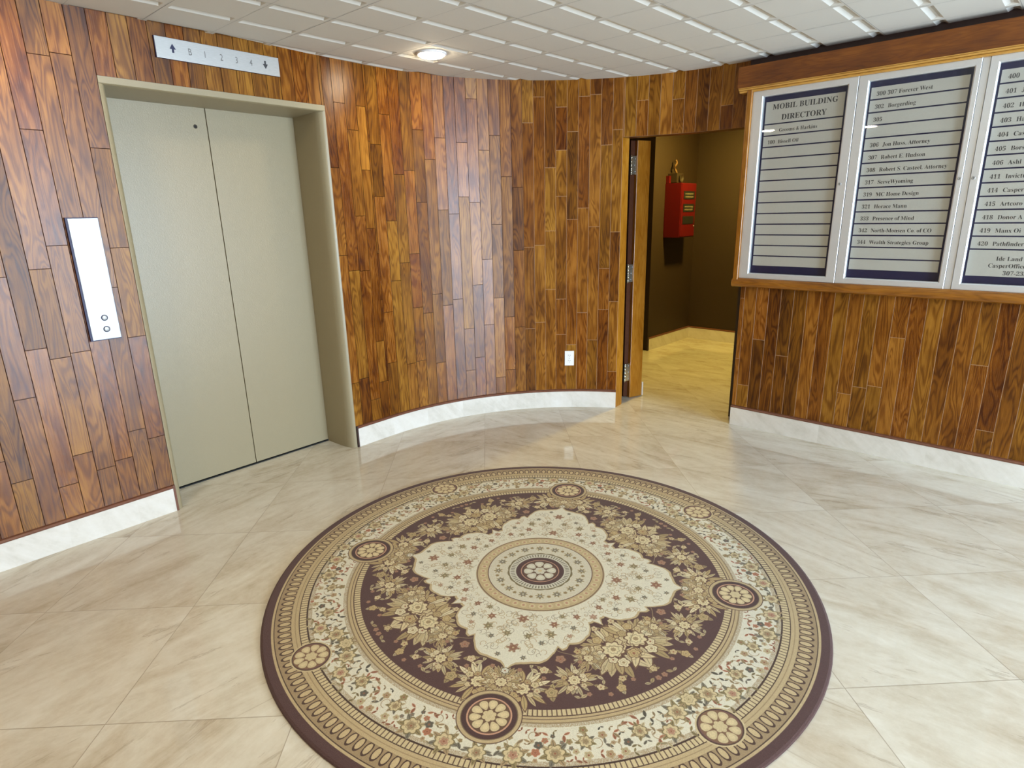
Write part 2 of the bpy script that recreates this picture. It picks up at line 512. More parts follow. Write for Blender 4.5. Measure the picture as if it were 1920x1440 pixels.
# ------------------------------------------------------------------ plank walls
def plank_wall(mb, pf, t0, t1, zfun, pitch=0.0825, phase=0.0, lens=(0.28, 1.05), g=0.0016, dep=0.0022, longp=0.0, lit_groove_from=99):
    k0, k1 = math.floor((t0 - phase) / pitch), math.ceil((t1 - phase) / pitch)
    for k in range(k0, k1):
        for ta, tb, z0, z1 in zfun(max(t0, phase + k * pitch), min(t1, phase + (k + 1) * pitch)):
            if tb - ta < 0.004: continue
            z = z0
            first = True
            while z < z1 - 1e-4:
                L = rnd.uniform(*lens) if rnd.random() > longp else 3.0
                if first: L *= rnd.uniform(0.3, 1.0)
                first = False
                ze = min(z1, z + L)
                if z1 - ze < 0.1: ze = z1
                (pa, na), (pb, nb) = pf(ta), pf(tb)
                d = (pb - pa).normalized()
                nm = (na + nb).normalized()
                w = (pb - pa).length
                f = lambda s, b, zz: Vector((pa.x + d.x * s + nm.x * b, pa.y + d.y * s + nm.y * b, zz))
                tone, hue = min(1, max(0, rnd.gauss(0.5, 0.17))), rnd.random()
                ou, ov = rnd.uniform(0, 40), rnd.uniform(0, 40)
                inn = [(g, z + g), (w - g, z + g), (w - g, ze - g), (g, ze - g)]
                out = [(0, z), (w, z), (w, ze), (0, ze)]
                U = lambda p: (p[0] + ou, p[1] + ov)
                mb.face([f(a, 0, c) for a, c in inn], [U(p) for p in inn], (tone, hue, 0))
                for e in range(4):
                    h = (e + 1) % 4
                    mb.face([f(*(inn[e][0], 0, inn[e][1])), f(*(inn[h][0], 0, inn[h][1])), f(out[h][0], -dep, out[h][1]), f(out[e][0], -dep, out[e][1])],
                            [U(inn[e]), U(inn[h]), U(out[h]), U(out[e])], (tone, hue, 0.85 if ta < lit_groove_from else 0.4))
                z = ze


CAPZ = H_BASE + 0.016
FS0, FS1, FZ = -1.173, 0.0, 2.181                      # elevator frame


def z_left(a, b):
    out = []
    for (s0, s1, zz) in ((-9, FS0, CAPZ), (FS0, FS1, FZ), (FS1, 9, CAPZ)):
        x, y = max(a, s0), min(b, s1)
        if y > x: out.append((x, y, zz, H_CEIL + 0.012))
    return out


mb = MB()
plank_wall(mb, path, S_BACK, S_TAN, z_left, phase=0.0645)
struct(mb.build('wall_left', M_PLANK, recalc=False))


def z_back(a, b):
    out = []
    for (s0, s1, zz) in ((-9, T_OPEN, CAPZ), (T_OPEN, 9, H_OPEN)):
        x, y = max(a, s0), min(b, s1)
        if y > x: out.append((x, y, zz, H_CEIL + 0.012))
    return out


mb = MB()
plank_wall(mb, path, S_TAN, T_END, z_back, phase=0.0645, lit_groove_from=T_OPEN - 0.75)
# underside of the header and the back of it
n = 14
for k in range(n):
    a0, a1 = A_OPEN + (A_END - A_OPEN) * k / n, A_OPEN + (A_END - A_OPEN) * (k + 1) / n
    p, q, r, s4 = arc(a0, -0.001), arc(a1, -0.001), arc(a1, 0.10), arc(a0, 0.10)
    mb.face([(p.x, p.y, H_OPEN), (q.x, q.y, H_OPEN), (r.x, r.y, H_OPEN), (s4.x, s4.y, H_OPEN)], [(0, k * .05), (0, k * .05 + .05), (.1, k * .05 + .05), (.1, k * .05)], (0.3, 0.5, 0))
    mb.face([(s4.x, s4.y, H_OPEN), (r.x, r.y, H_OPEN), (r.x, r.y, H_CEIL), (s4.x, s4.y, H_CEIL)], None, (0.3, 0.5, 0))
struct(mb.build('wall_back', M_PLANK, recalc=False))

mb = MB()
plank_wall(mb, rpath, 0.0, SR_END, lambda a, b: [(a, b, CAPZ, H_CEIL + 0.012)], phase=0.031 - 0.0825, lens=(0.35, 1.3), longp=0.35, lit_groove_from=-9)
mb.face([RF(0, 0, 0), RF(0, -0.12, 0), RF(0, -0.12, H_CEIL), RF(0, 0, H_CEIL)], [(0, 0), (.12, 0), (.12, 2.4), (0, 2.4)], (0.35, 0.5, 0))
struct(mb.build('wall_right', M_PLANK, recalc=False))


# baseboards of marble tile with a thin wooden cap
def baseboard(name, pf, t0, t1, step=0.3, thick=0.011, start=0.0, fine=1):
    mb = MB()
    cap = MB()
    t = t0
    ts = [t0]
    while t < t1 - 1e-6:
        t = min(t1, t + (step - start if t == t0 and start else step))
        ts.append(t)
    for x, y in zip(ts[:-1], ts[1:]):
        cc = (rnd.random(), rnd.random(), 0)
        for k in range(fine):
            u, v = x + (y - x) * k / fine, x + (y - x) * (k + 1) / fine
            (pa, na), (pb, nb) = pf(u), pf(v)
            lo = lambda p, n, b, z: (p.x + n.x * b, p.y + n.y * b, z)
            mb.face([lo(pa, na, thick, 0), lo(pb, nb, thick, 0), lo(pb, nb, thick, H_BASE), lo(pa, na, thick, H_BASE)], [(u, 0), (v, 0), (v, H_BASE), (u, H_BASE)], cc)
            mb.face([lo(pa, na, thick, H_BASE), lo(pb, nb, thick, H_BASE), lo(pb, nb, -0.003, H_BASE), lo(pa, na, -0.003, H_BASE)], [(u, 0), (v, 0), (v, .01), (u, .01)], cc)
            prof = [(-0.003, H_BASE), (0.013, H_BASE), (0.0135, H_BASE + 0.006), (0.009, H_BASE + 0.013), (-0.003, H_BASE + 0.017)]
            for i in range(len(prof) - 1):
                (b0, z0), (b1, z1) = prof[i], prof[i + 1]
                cap.face([lo(pa, na, b0, z0), lo(pb, nb, b0, z0), lo(pb, nb, b1, z1), lo(pa, na, b1, z1)], None, smooth=True)
    for e in (t0, t1):
        p, n = pf(e)
        mb.face([lo(p, n, -0.003, 0), lo(p, n, thick, 0), lo(p, n, thick, H_BASE), lo(p, n, -0.003, H_BASE)], [(0, 0), (.01, 0), (.01, H_BASE), (0, H_BASE)])
    o = struct(mb.build(name, M_BASE, recalc=False))
    c = cap.build('base_cap', M_EDGE, recalc=False)
    c.parent = o
    return o


bl = baseboard('baseboard_left', path, S_BACK, FS0 - 0.012, step=0.305, start=0.1)
bb = baseboard('baseboard_back', path, FS1 + 0.014, T_OPEN, step=0.305, fine=4)
br = baseboard('baseboard_right', rpath, 0.0, SR_END, step=0.61)
mb = MB()
mb.box(EF, FS0 - 0.012, FS0 - 0.001, -0.003, 0.014, 0, H_BASE + 0.017)
mb.build('end_cap', M_EDGE).parent = bl
mb = MB()
mb.box(EF, FS1 + 0.002, FS1 + 0.014, -0.003, 0.014, 0, H_BASE + 0.017)
mb.build('end_cap', M_DARKWOOD).parent = bb

# ------------------------------------------------------------------ passage behind the opening
AL0, AL1 = V2(1.558, 6.714), V2(2.223, 7.414)
DA = (AL1 - AL0).normalized()
NA = V2(DA.y, -DA.x)
AF = Fr(AL0, DA, NA)
PF_al = lambda t: (AL0 + DA * t, NA)
AB_end = AL1 + DR * 1.75
LAL = (AL1 - AL0).length


def plain_wall(name, p, q, mat, z0=0.0, z1=H_CEIL + 0.01, dep=0.08):
    d = (q - p).normalized()
    n_ = V2(d.y, -d.x)
    mb = MB()
    mb.box(Fr(p, d, n_), 0, (q - p).length, -dep if n_.dot(-p) > 0 else 0, 0 if n_.dot(-p) > 0 else dep, z0, z1)
    return struct(mb.build(name, mat))


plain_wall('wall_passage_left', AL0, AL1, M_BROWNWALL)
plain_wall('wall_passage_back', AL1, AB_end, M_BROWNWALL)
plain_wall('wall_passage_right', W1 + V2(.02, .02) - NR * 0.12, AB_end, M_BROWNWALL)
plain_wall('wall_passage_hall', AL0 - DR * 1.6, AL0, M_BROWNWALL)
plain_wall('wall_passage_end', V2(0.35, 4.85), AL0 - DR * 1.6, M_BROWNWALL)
bp_ = baseboard('baseboard_passage_left', PF_al, 0.012, LAL, step=0.61)
mb = MB()
mb.box(AF, -0.012, 0.012, -0.003, 0.014, 0, H_BASE + 0.017)
mb.build('end_cap', M_DARKWOOD).parent = bp_
baseboard('baseboard_passage_back', lambda t: (AL1 + DR * t, NR), 0, 1.7, step=0.61)

# ------------------------------------------------------------------ rear walls and the glazed entrance
QG = lambda s, d: P2 + DE * s + NE * d
G0 = W1 + DR * SR_END
SG0 = (G0 - P2).dot(DE)
DG = (G0 - P2).dot(NE)
mb = MB()
mb.box(EF, S_BACK - 0.1, S_BACK, 0, DG + 0.1, 0, H_CEIL + 0.01)
struct(mb.build('wall_rear', M_PLAIN))
PANE, NP = 1.55, 2
x_solid = SG0 - NP * PANE - 0.08
mb = MB()
mb.box(EF, S_BACK, x_solid, DG, DG + 0.1, 0, H_CEIL + 0.01)
mb.box(EF, x_solid, SG0, DG, DG + 0.1, 2.36, H_CEIL + 0.01)
struct(mb.build('wall_front', M_PLAIN))
for k in range(NP):
    a1 = SG0 - 0.04 - k * PANE
    a0 = a1 - PANE
    mb = MB()
    for (u0, u1, c0, c1) in ((a0, a0 + 0.05, 0, 2.36), (a1 - 0.05, a1, 0, 2.36), (a0 + 0.05, a1 - 0.05, 0, 0.12), (a0 + 0.05, a1 - 0.05, 2.29, 2.36)):
        mb.box(EF, u0, u1, DG + 0.01, DG + 0.07, c0, c1)
    wf = struct(mb.build('window_%d' % (k + 1), M_ALU))
    mb = MB()
    mb.face([EF(a0 + 0.05, DG + 0.04, 0.12), EF(a1 - 0.05, DG + 0.04, 0.12), EF(a1 - 0.05, DG + 0.04, 2.29), EF(a0 + 0.05, DG + 0.04, 2.29)])
    mb.build('window_glass', M_GLASS).parent = wf
    L = bpy.data.lights.new('daylight', 'AREA')        # sky light entering by this window
    L.shape, L.size, L.size_y = 'RECTANGLE', PANE - 0.1, 2.17
    L.energy, L.color = DAY_POWER, DAY_COLOR
    lo_ = bpy.data.objects.new('daylight', L)
    COL.objects.link(lo_)
    p = EF((a0 + a1) / 2, DG + 0.14, 1.205)
    z_ = Vector((NE.x, NE.y, 0))
    x_ = Vector((DE.x, DE.y, 0))
    y_ = z_.cross(x_)
    lo_.matrix_world = Matrix(((x_.x, y_.x, z_.x, p.x), (x_.y, y_.y, z_.y, p.y), (x_.z, y_.z, z_.z, p.z), (0, 0, 0, 1)))


# ------------------------------------------------------------------ elevator
DD = -0.265                                            # depth of the doors behind the wall face
OS0, OS1, OZ = -1.120, -0.053, 2.137
SEAM = -0.5865
elev = thing('elevator', 'pale beige two-panel elevator doors recessed in a matching metal frame', 'elevator', EF(SEAM, 0, 0))
mb = MB()
jp = [(0.0, 0.004), (-0.012, 0.003), (-0.026, -0.006), (-0.036, -0.022), (-0.043, -0.05), (-0.048, -0.10), (-0.051, -0.17), (OS1, DD - 0.01), (0.03, DD - 0.01), (0.03, -0.004), (0.0, -0.004)]
mb.prism(EF, jp, 0, FZ, 'c', smooth=False)
jl = [(0.0, 0.003), (-0.010, 0.002), (-0.021, -0.005), (-0.029, -0.022), (-0.034, -0.05), (-0.040, -0.10), (-0.046, -0.17), (OS1, DD - 0.01), (0.03, DD - 0.01), (0.03, -0.004), (0.0, -0.004)]
mb.prism(EF, [(2 * SEAM - a, b) for a, b in jl], 0, FZ, 'c', smooth=False)
hp = [(0.005, FZ), (0.005, 2.152), (0.001, 2.148), (-0.01, 2.146), (DD, OZ), (DD - 0.01, OZ), (DD - 0.01, FZ + 0.02), (-0.004, FZ + 0.02), (-0.004, FZ)]
mb.prism(EF, hp, FS0, FS1, 'a')
fo = mb.build('frame', M_DOOR, elev)
for p_ in fo.data.polygons: p_.use_smooth = True
fo.data.set_sharp_from_angle(angle=math.radians(40))
panels = []
for (a0, a1) in ((OS0 - 0.02, SEAM - 0.0022), (SEAM + 0.0022, OS1 + 0.02)):
    mb = MB()
    mb.box(EF, a0, a1, DD - 0.045, DD - 0.012, 0.011, OZ + 0.03)
    panels.append(mb.build('door_panel', M_DOOR, elev, bev=0.0015))
mb = MB()
hs = EF(-0.651, DD - 0.0118, 2.038)
mb.lathe(hs, (NE.x, NE.y, 0), [(0.0045, 0.0), (0.0045, 0.0012), (0.010, 0.0014), (0.011, 0.0)], 20)
kh = mb.build('release_hole', M_HORN, panels[0])
mb = MB()
mb.lathe(hs, (NE.x, NE.y, 0), [(0.0, 0.0010), (0.006, 0.0011)], 16)
mb.build('hole', M_GAP, panels[0])
mb = MB()
mb.box(EF, OS0, OS1, DD - 0.05, DD - 0.006, 0.0, 0.006)
mb.box(EF, OS0, OS1, DD - 0.07, DD - 0.05, 0.0, OZ + 0.02)  # black sheet behind the panels, painting shade into their seam
mb.build('sill_and_dark_backing', M_GAP, elev)


def lettering(txt, serif=True):
    if not serif: return txt
    o = ''
    for ch in txt:                                     # bold roman characters, thinned below
        if 'A' <= ch <= 'Z': o += chr(0x1D400 + ord(ch) - 65)
        elif 'a' <= ch <= 'z': o += chr(0x1D41A + ord(ch) - 97)
        elif '0' <= ch <= '9': o += chr(0x1D7CE + ord(ch) - 48)
        else: o += ch
    return o


def text_obj(name, txt, fr, a, b, c, size, mat, parent, serif=True, align='LEFT', sx=1.0, thin=-0.004, fit=None, depth=0.0004):
    cu = bpy.data.curves.new(name, 'FONT')
    cu.body, cu.size, cu.align_x = lettering(txt, serif), 1.0, align
    cu.offset = thin
    cu.resolution_u = 3
    tmp = bpy.data.objects.new('tmp', cu)
    COL.objects.link(tmp)
    bpy.context.view_layer.update()
    me = bpy.data.meshes.new_from_object(tmp.evaluated_get(bpy.context.evaluated_depsgraph_get()))
    COL.objects.unlink(tmp)
    bpy.data.objects.remove(tmp)
    xs = [v.co.x for v in me.vertices]
    k = sx
    if fit: k = fit / ((max(xs) - min(xs)) * size)
    off = world_loc(parent)
    for v in me.vertices:
        v.co = fr(a + v.co.x * size * k, b + depth, c + v.co.y * size) - off
    me.name = name
    me.materials.append(mat)
    o = bpy.data.objects.new(name, me)
    COL.objects.link(o)
    o.parent = parent
    return o


# floor indicator over the doors
fi = thing('floor_indicator', 'brushed steel floor indicator plate with arrows and digits above the elevator', 'elevator indicator', EF(-0.589, 0, 2.30))
mb = MB()
mb.box(EF, -0.906, -0.273, 0.0, 0.011, 2.297, 2.392)
mb.build('back_box', M_PLATE, fi)
mb = MB()
mb.box(EF, -0.904, -0.272, 0.011, 0.014, 2.297, 2.391)
mb.build('faceplate', M_STEEL2, fi, bev=0.0008)
for ch, s in (('B', -0.746), ('1', -0.673), ('2', -0.590), ('3', -0.511), ('4', -0.433)):
    text_obj('numeral', ch, EF, s, 0.0142, 2.329, 0.044, M_GREYINK, fi, serif=False, align='CENTER', sx=0.74, thin=-0.002)
for s, sg, mt in ((-0.826, 1, M_INKNAVY), (-0.352, -1, M_INK)):
    mb = MB()
    pr = [(0, 0.021), (0.0145, -0.003), (0.005, -0.003), (0.005, -0.019), (-0.005, -0.019), (-0.005, -0.003), (-0.0145, -0.003)]
    pr = [(s + x, 2.346 + sg * y) for x, y in pr]
    mb.prism(EF, pr, 0.0138, 0.0147, 'b')
    mb.build('arrow', mt, fi)

# call station
cs = thing('call_button_plate', 'tall pale steel plate with two round call buttons left of the elevator', 'elevator buttons', EF(-1.346, 0, 0.99))
mb = MB()
mb.box(EF, -1.415, -1.284, 0.0, 0.016, 0.987, 1.560)
mb.build('back_box', M_PLATE, cs)
mb = MB()
mb.box(EF, -1.406, -1.286, 0.016, 0.018, 0.991, 1.556)
mb.build('faceplate', M_STEEL, cs, bev=0.0008)
for z in (1.094, 1.039):
    o = EF(-1.341, 0.0178, z)
    mb = MB()
    mb.lathe(o, (NE.x, NE.y, 0), [(0.0110, 0.0002), (0.0112, 0.002), (0.0142, 0.002), (0.0146, 0.0002)], 28)
    bt = mb.build('button_ring', M_INKNAVY, cs)
    mb = MB()
    mb.lathe(o, (NE.x, NE.y, 0), [(0.0112, 0.0), (0.0112, 0.0028), (0.0095, 0.0036), (0.0, 0.0038)], 28)
    mb.build('button', M_STEEL, cs)

# ------------------------------------------------------------------ power outlet on the rounded wall
a_out = None
for k in range(4000):                                  # the wall point in the direction of the outlet
    t = S_TAN + (T_OPEN - S_TAN) * k / 4000
    p, n_ = path(t)
    if p.x / p.y > 0.4665 / 4.685 - 0.0005 and t > 1.0:
        a_out = t
        break
p, n_ = path(a_out)
OF = Fr((p.x, p.y, 0), (n_.y * -1, n_.x), n_)
ol = thing('power_outlet', 'white two-socket power outlet low on the rounded plank wall', 'outlet', OF(0, 0, 0.35))
mb = MB()
mb.box(OF, -0.037, 0.037, 0.0, 0.006, 0.350, 0.470)
mb.build('cover_plate', M_WHITE, ol, bev=0.002)
for z in (0.388, 0.432):
    mb = MB()
    pr = [(0.0165 * math.cos(t) if abs(math.cos(t)) < 0.85 else 0.0165 * 0.85 * math.copysign(1, math.cos(t)), z + 0.0155 * math.sin(t)) for t in [2 * math.pi * i / 24 for i in range(24)]]
    mb.prism(OF, pr, 0.006, 0.0078, 'b')
    so = mb.build('socket', M_WHITE, ol)
    mb = MB()
    mb.box(OF, -0.0075, -0.0052, 0.0076, 0.0081, z - 0.001, z + 0.008)
    mb.box(OF, 0.0052, 0.0075, 0.0076, 0.0081, z - 0.001, z + 0.007)
    mb.lathe(OF(0, 0.0078, z - 0.0085), (n_.x, n_.y, 0), [(0.0, 0.0003), (0.0026, 0.0002)], 10)
    mb.build('slot', M_INK, so)
mb = MB()
mb.lathe(OF(0, 0.006, 0.41), (n_.x, n_.y, 0), [(0.003, 0.0), (0.003, 0.0006), (0.0, 0.001)], 12)
mb.build('screw', M_STEEL, ol)

# ------------------------------------------------------------------ opening: jamb and the opened jib door
ja = arc(A_OPEN)
jd = V2(math.cos(A_OPEN), math.sin(A_OPEN))            # outwards, away from the lobby
jt = V2(-math.sin(A_OPEN), math.cos(A_OPEN)) * -1      # along the wall, towards the opening
JD = (V2(0.903, 4.733) - V2(0.842, 4.658)).normalized()
mb = MB()
jn = V2(JD.y, -JD.x)
JF = Fr(V2(0.842, 4.658), JD, jn)
mb.box(JF, 0.0, 0.10, -0.05, 0.0, 0.0, H_OPEN + 0.012, col=(0.75, 0.6, 0))
trim_j = struct(mb.build('trim_1', M_TRIM, bev=0.002))
mb = MB()                                              # wall thickness behind the planks at the jamb
mb.box(JF, 0.10, 0.115, -0.30, -0.02, 0.0, H_CEIL)
mb.box(Fr(V2(0.842, 4.658) + jd * 0.02, jd, -jt), 0.0, 0.16, 0.03, 0.30, 0.0, H_CEIL)
struct(mb.build('wall_passage_return', M_DARKWOOD))

HB = V2(0.965, 4.885)
DB = V2(0.155, 0.08).normalized()
NB = V2(DB.y, -DB.x)                                   # towards the camera
BF = Fr(HB, DB, NB)
mb = MB()                                              # black block painting the shade in the hinge gap
mb.box(BF, -0.10, -0.001, -0.16, -0.05, 0.0, H_OPEN + 0.02)
struct(mb.build('hinge_gap_shade', M_GAP))
jib = thing('open_door', 'thick wooden plank door standing open at the left of the passage', 'door', BF(0.086, -0.3, 0))
mb = MB()
mb.box(BF, 0.0, 0.042, -0.82, -0.03, 0.012, 2.060)
mb.build('hinge_stile', M_STILE, jib)
mb = MB()
mb.box(BF, 0.042, 0.170, -0.82, 0.0, 0.004, 2.060, col=(0.8, 0.5, 0))
leaf = mb.build('door_leaf', M_TRIM, jib, bev=0.003)
mb = MB()
mb.box(BF, 0.170, 0.184, -0.80, 0.006, 0.008, 0.125)
mb.build('door_baseboard', M_BASE, jib)
for z0, z1 in ((1.813, 1.947), (0.986, 1.126), (0.155, 0.303)):
    hg = MB()
    hg.box(BF, -0.006, 0.041, -0.031, -0.0085, z0, z1)
    h_ = hg.build('hinge', M_HINGE, jib)
    kn = MB()
    seg = (z1 - z0) / 5
    for i in range(5):
        kn.lathe(BF(-0.018, 0.004, z0 + seg * i + 0.001), (0, 0, 1), [(0.0085, 0), (0.0085, seg - 0.002)], 14)
    kn.lathe(BF(-0.018, 0.004, z0 - 0.004), (0, 0, 1), [(0.005, 0), (0.006, 0.003), (0.006, z1 - z0 + 0.005), (0.004, z1 - z0 + 0.009)], 12)
    kn.box(BF, -0.012, 0.0, -0.010, 0.003, z0 + 0.002, z1 - 0.002)
    kn.build('knuckle', M_HINGE, h_)
    sc_ = MB()
    for zz in (z0 + 0.02, (z0 + z1) / 2, z1 - 0.02):
        sc_.lathe(BF(0.024 + 0.006 * ((zz * 1000) % 2), -0.0085, zz), (NB.x, NB.y, 0), [(0.0045, 0), (0.0042, 0.0006), (0.0, 0.0008)], 10)
    sc_.build('hinge_screw', M_STEEL, h_)

# ------------------------------------------------------------------ red alarm box in the passage
ab = thing('alarm_box', 'red metal alarm box with three black windows on the dark passage wall', 'alarm box', AF(0.40, 0, 1.25))
mb = MB()
mb.box(AF, 0.24, 0.575, 0.0, 0.195, 1.252, 1.826)
mb.build('housing', M_RED, ab, bev=0.004)
mb = MB()
mb.box(AF, 0.248, 0.567, 0.195, 0.203, 1.262, 1.818)
dr_ = mb.build('box_door', M_RED, ab, bev=0.003)
for i, z in enumerate((1.70, 1.566, 1.436)):
    mb = MB()
    mb.box(AF, 0.285, 0.53, 0.203, 0.207, z - 0.042, z + 0.042)
    w_ = mb.build('display_window', M_BLACK, dr_)
    if i < 2:
        for r_ in range(2):
            mk = MB()
            mk.box(AF, 0.315, 0.50, 0.207, 0.2076, z - 0.026 + r_ * 0.030, z - 0.010 + r_ * 0.030)
            mk.build('display_row', M_DISPLAY, dr_)
mb = MB()
mb.lathe(AF(0.55, 0.203, 1.37), (NA.x, NA.y, 0), [(0.008, 0), (0.008, 0.004), (0.0, 0.005)], 14)
mb.build('lock', M_STEEL, dr_)
hn = thing('alarm_horn', 'small dark horn with a tan conduit just above the red alarm box', 'alarm horn', AF(0.36, 0, 1.84))
mb = MB()
mb.box(AF, 0.29, 0.43, 0.0, 0.11, 1.832, 1.93)
mb.lathe(AF(0.36, 0.11, 1.88), (NA.x, NA.y, 0), [(0.03, 0), (0.045, 0.02), (0.04, 0.02), (0.02, 0.006), (0, 0.006)], 20)
mb.build('horn_body', M_HORN, hn, bev=0.003)
mb = MB()
mb.tube([AF(0.34 + 0.012 * math.sin(t * 2.2), 0.06 + 0.01 * math.cos(t * 2.2), 1.93 + t * 0.035) for t in np.linspace(0, 4, 22)], 0.012, 10)
mb.build('conduit', M_TANPART, hn)
mb = MB()
mb.box(AF, 0.25, 0.285, 0.0, 0.04, 1.83, 1.905)
mb.build('bracket', M_RED, hn)

# ------------------------------------------------------------------ building directory
RB = 0.03                                              # plane of the navy backing
RFR = 0.060                                            # face of the aluminium frames
ZA0, ZA1 = 1.081, 2.252


def frame_bars(mb, fr, s0, s1, z0, z1, i0, i1, j0, j1, b0, b1, lip=0.006):
    """mitred rectangular frame between outer (s0,s1,z0,z1) and inner (i0,i1,j0,j1)"""
    O = [(s0, z0), (s1, z0), (s1, z1), (s0, z1)]
    I = [(i0, j0), (i1, j0), (i1, j1), (i0, j1)]
    def ins(P, d): return [(P[0][0] + d, P[0][1] + d), (P[1][0] - d, P[1][1] + d), (P[2][0] - d, P[2][1] - d), (P[3][0] + d, P[3][1] - d)]
    Oi, Io = ins(O, 0.0015), ins(I, -lip)
    rings = [(O, b0), (O, b1 - 0.0015), (Oi, b1), (Io, b1), (I, b1 - lip * 0.8), (I, b0)]
    for (Pa, ba), (Pb, bb_) in zip(rings[:-1], rings[1:]):
        for k in range(4):
            h = (k + 1) % 4
            mb.face([fr(Pa[k][0], ba, Pa[k][1]), fr(Pa[h][0], ba, Pa[h][1]), fr(Pb[h][0], bb_, Pb[h][1]), fr(Pb[k][0], bb_, Pb[k][1])])


ROW0, PITCHZ, SH = 2.184, 0.0683, 0.0605
CASES = [
    dict(s0=0.0, s1=0.606, i0=0.066, i1=0.552, r0=0.079, r1=0.536, lock=0.571,
         label='narrow aluminium directory case holding the big title strip, nearest the passage',
         rows=[('', 'Grooms & Harkins'), ('100', 'Bissell Oil')] + [('', '')] * 11, title=True),
    dict(s0=0.609, s1=1.170, i0=0.662, i1=1.142, r0=0.671, r1=1.128, lock=1.1585,
         label='middle aluminium directory case with grey name strips numbered in the 300s',
         rows=[('300', '307 Forever West'), ('302', 'Borgerding'), ('305', ''), ('', ''), ('306', 'Jon Huss, Attorney'), ('307', 'Robert E. Hudson'), ('308', 'Robert S. Casteel, Attorney'),
               ('317', 'ServeWyoming'), ('319', 'MC Home Design'), ('321', 'Horace Mann'), ('333', 'Presence of Mind'), ('342', 'North-Monsen Co. of CO'), ('344', 'Wealth Strategies Group'), ('', ''), ('', '')], title=False),
    dict(s0=1.206, s1=1.772, i0=1.246, i1=1.732, r0=1.256, r1=1.716, lock=1.219,
         label='aluminium directory case with grey strips numbered in the 400s, cut by the photo edge',
         rows=[('400', 'D'), ('401', 'Ja'), ('402', 'Ha'), ('403', 'Ha'), ('404', 'Cas'), ('405', 'Borse'), ('406', 'Ashl'), ('411', 'Invictu'), ('414', 'Casper'), ('415', 'Artcoro'), ('418', 'Donor A'), ('419', 'Manx Oi'), ('420', 'Pathfinder')], title=False),
]
TXS = 0.031
for ci, C in enumerate(CASES):
    t = thing('directory_case', C['label'], 'directory board', RF((C['s0'] + C['s1']) / 2, 0, ZA0), 'building directory cases')
    mb = MB()
    mb.box(RF, C['s0'] + 0.006, C['s1'] - 0.006, 0.002, RB, ZA0 + 0.006, ZA1 - 0.006)
    mb.build('backing_board', M_NAVY, t)
    mb = MB()
    frame_bars(mb, RF, C['s0'], C['s1'], ZA0, ZA1, C['i0'], C['i1'], 1.117, 2.216, 0.003, RFR)
    df = mb.build('door_frame', M_ALU, t, recalc=False)
    mb = MB()
    mb.face([RF(C['i0'], RFR - 0.012, 1.117), RF(C['i1'], RFR - 0.012, 1.117), RF(C['i1'], RFR - 0.012, 2.216), RF(C['i0'], RFR - 0.012, 2.216)])
    mb.build('door_glass', M_GLASS, df)
    mb = MB()
    mb.lathe(RF(C['lock'], RFR - 0.001, 1.668), (NR.x, NR.y, 0), [(0.0085, 0), (0.0085, 0.004), (0.0065, 0.0055), (0.005, 0.0045), (0.0, 0.0045)], 20)
    mb.build('lock', M_STEEL, df)
    mb = MB()
    mb.box(RF, C['lock'] - 0.0008, C['lock'] + 0.0008, RFR + 0.003, RFR + 0.0042, 1.664, 1.672)
    mb.build('keyhole', M_INK, df)
    z = ROW0
    rows = list(C['rows'])
    if C['title']:
        mb = MB()
        mb.box(RF, C['r0'], C['r1'], RB, RB + 0.003, z - PITCHZ - SH, z)
        sp_ = mb.build('title_strip', M_STRIP, t)
        text_obj('lettering', 'MOBIL BUILDING', RF, 0.121, RB + 0.003, 2.134 + 0.002, 0.045, M_INK, sp_, fit=0.378, thin=0.002)
        text_obj('lettering', 'DIRECTORY', RF, 0.180, RB + 0.003, 2.070 + 0.002, 0.045, M_INK, sp_, fit=0.263, thin=0.002)
        z -= PITCHZ * 2
    for num, nm in rows:
        mb = MB()
        mb.box(RF, C['r0'], C['r1'], RB, RB + 0.003, z - SH, z)
        sp_ = mb.build('name_strip', M_STRIP, t)
        base = z - 0.0455
        if num: text_obj('lettering', num, RF, C['r0'] + 0.0285, RB + 0.003, base, TXS, M_INK, sp_, sx=0.88)
        if nm: text_obj('lettering', nm, RF, C['r0'] + (0.093 if num != '300' else 0.083), RB + 0.003, base, TXS, M_INK, sp_, sx=0.90)
        z -= PITCHZ
    if ci == 2:
        mb = MB()
        mb.box(RF, C['r0'], C['r1'], RB, RB + 0.003, 1.158, z)
        sp_ = mb.build('footer_strip', M_STRIP, t)
        for tx, a, c in (('Ide Land', 1.381, 1.243), ('CasperOffice', 1.352, 1.206), ('307-235', 1.419, 1.168)):
            text_obj('lettering', tx, RF, a - 0.004, RB + 0.003, c - 0.001, TXS, M_INK, sp_, sx=0.90)

fl = thing('filler_strip', 'narrow grey metal filler between the middle and the 400s directory cases', 'metal strip', RF(1.188, 0, ZA0))
mb = MB()
mb.box(RF, 1.172, 1.204, 0.002, RFR - 0.004, ZA0, ZA1)
mb.build('filler_face', M_ALU, fl, bev=0.001)

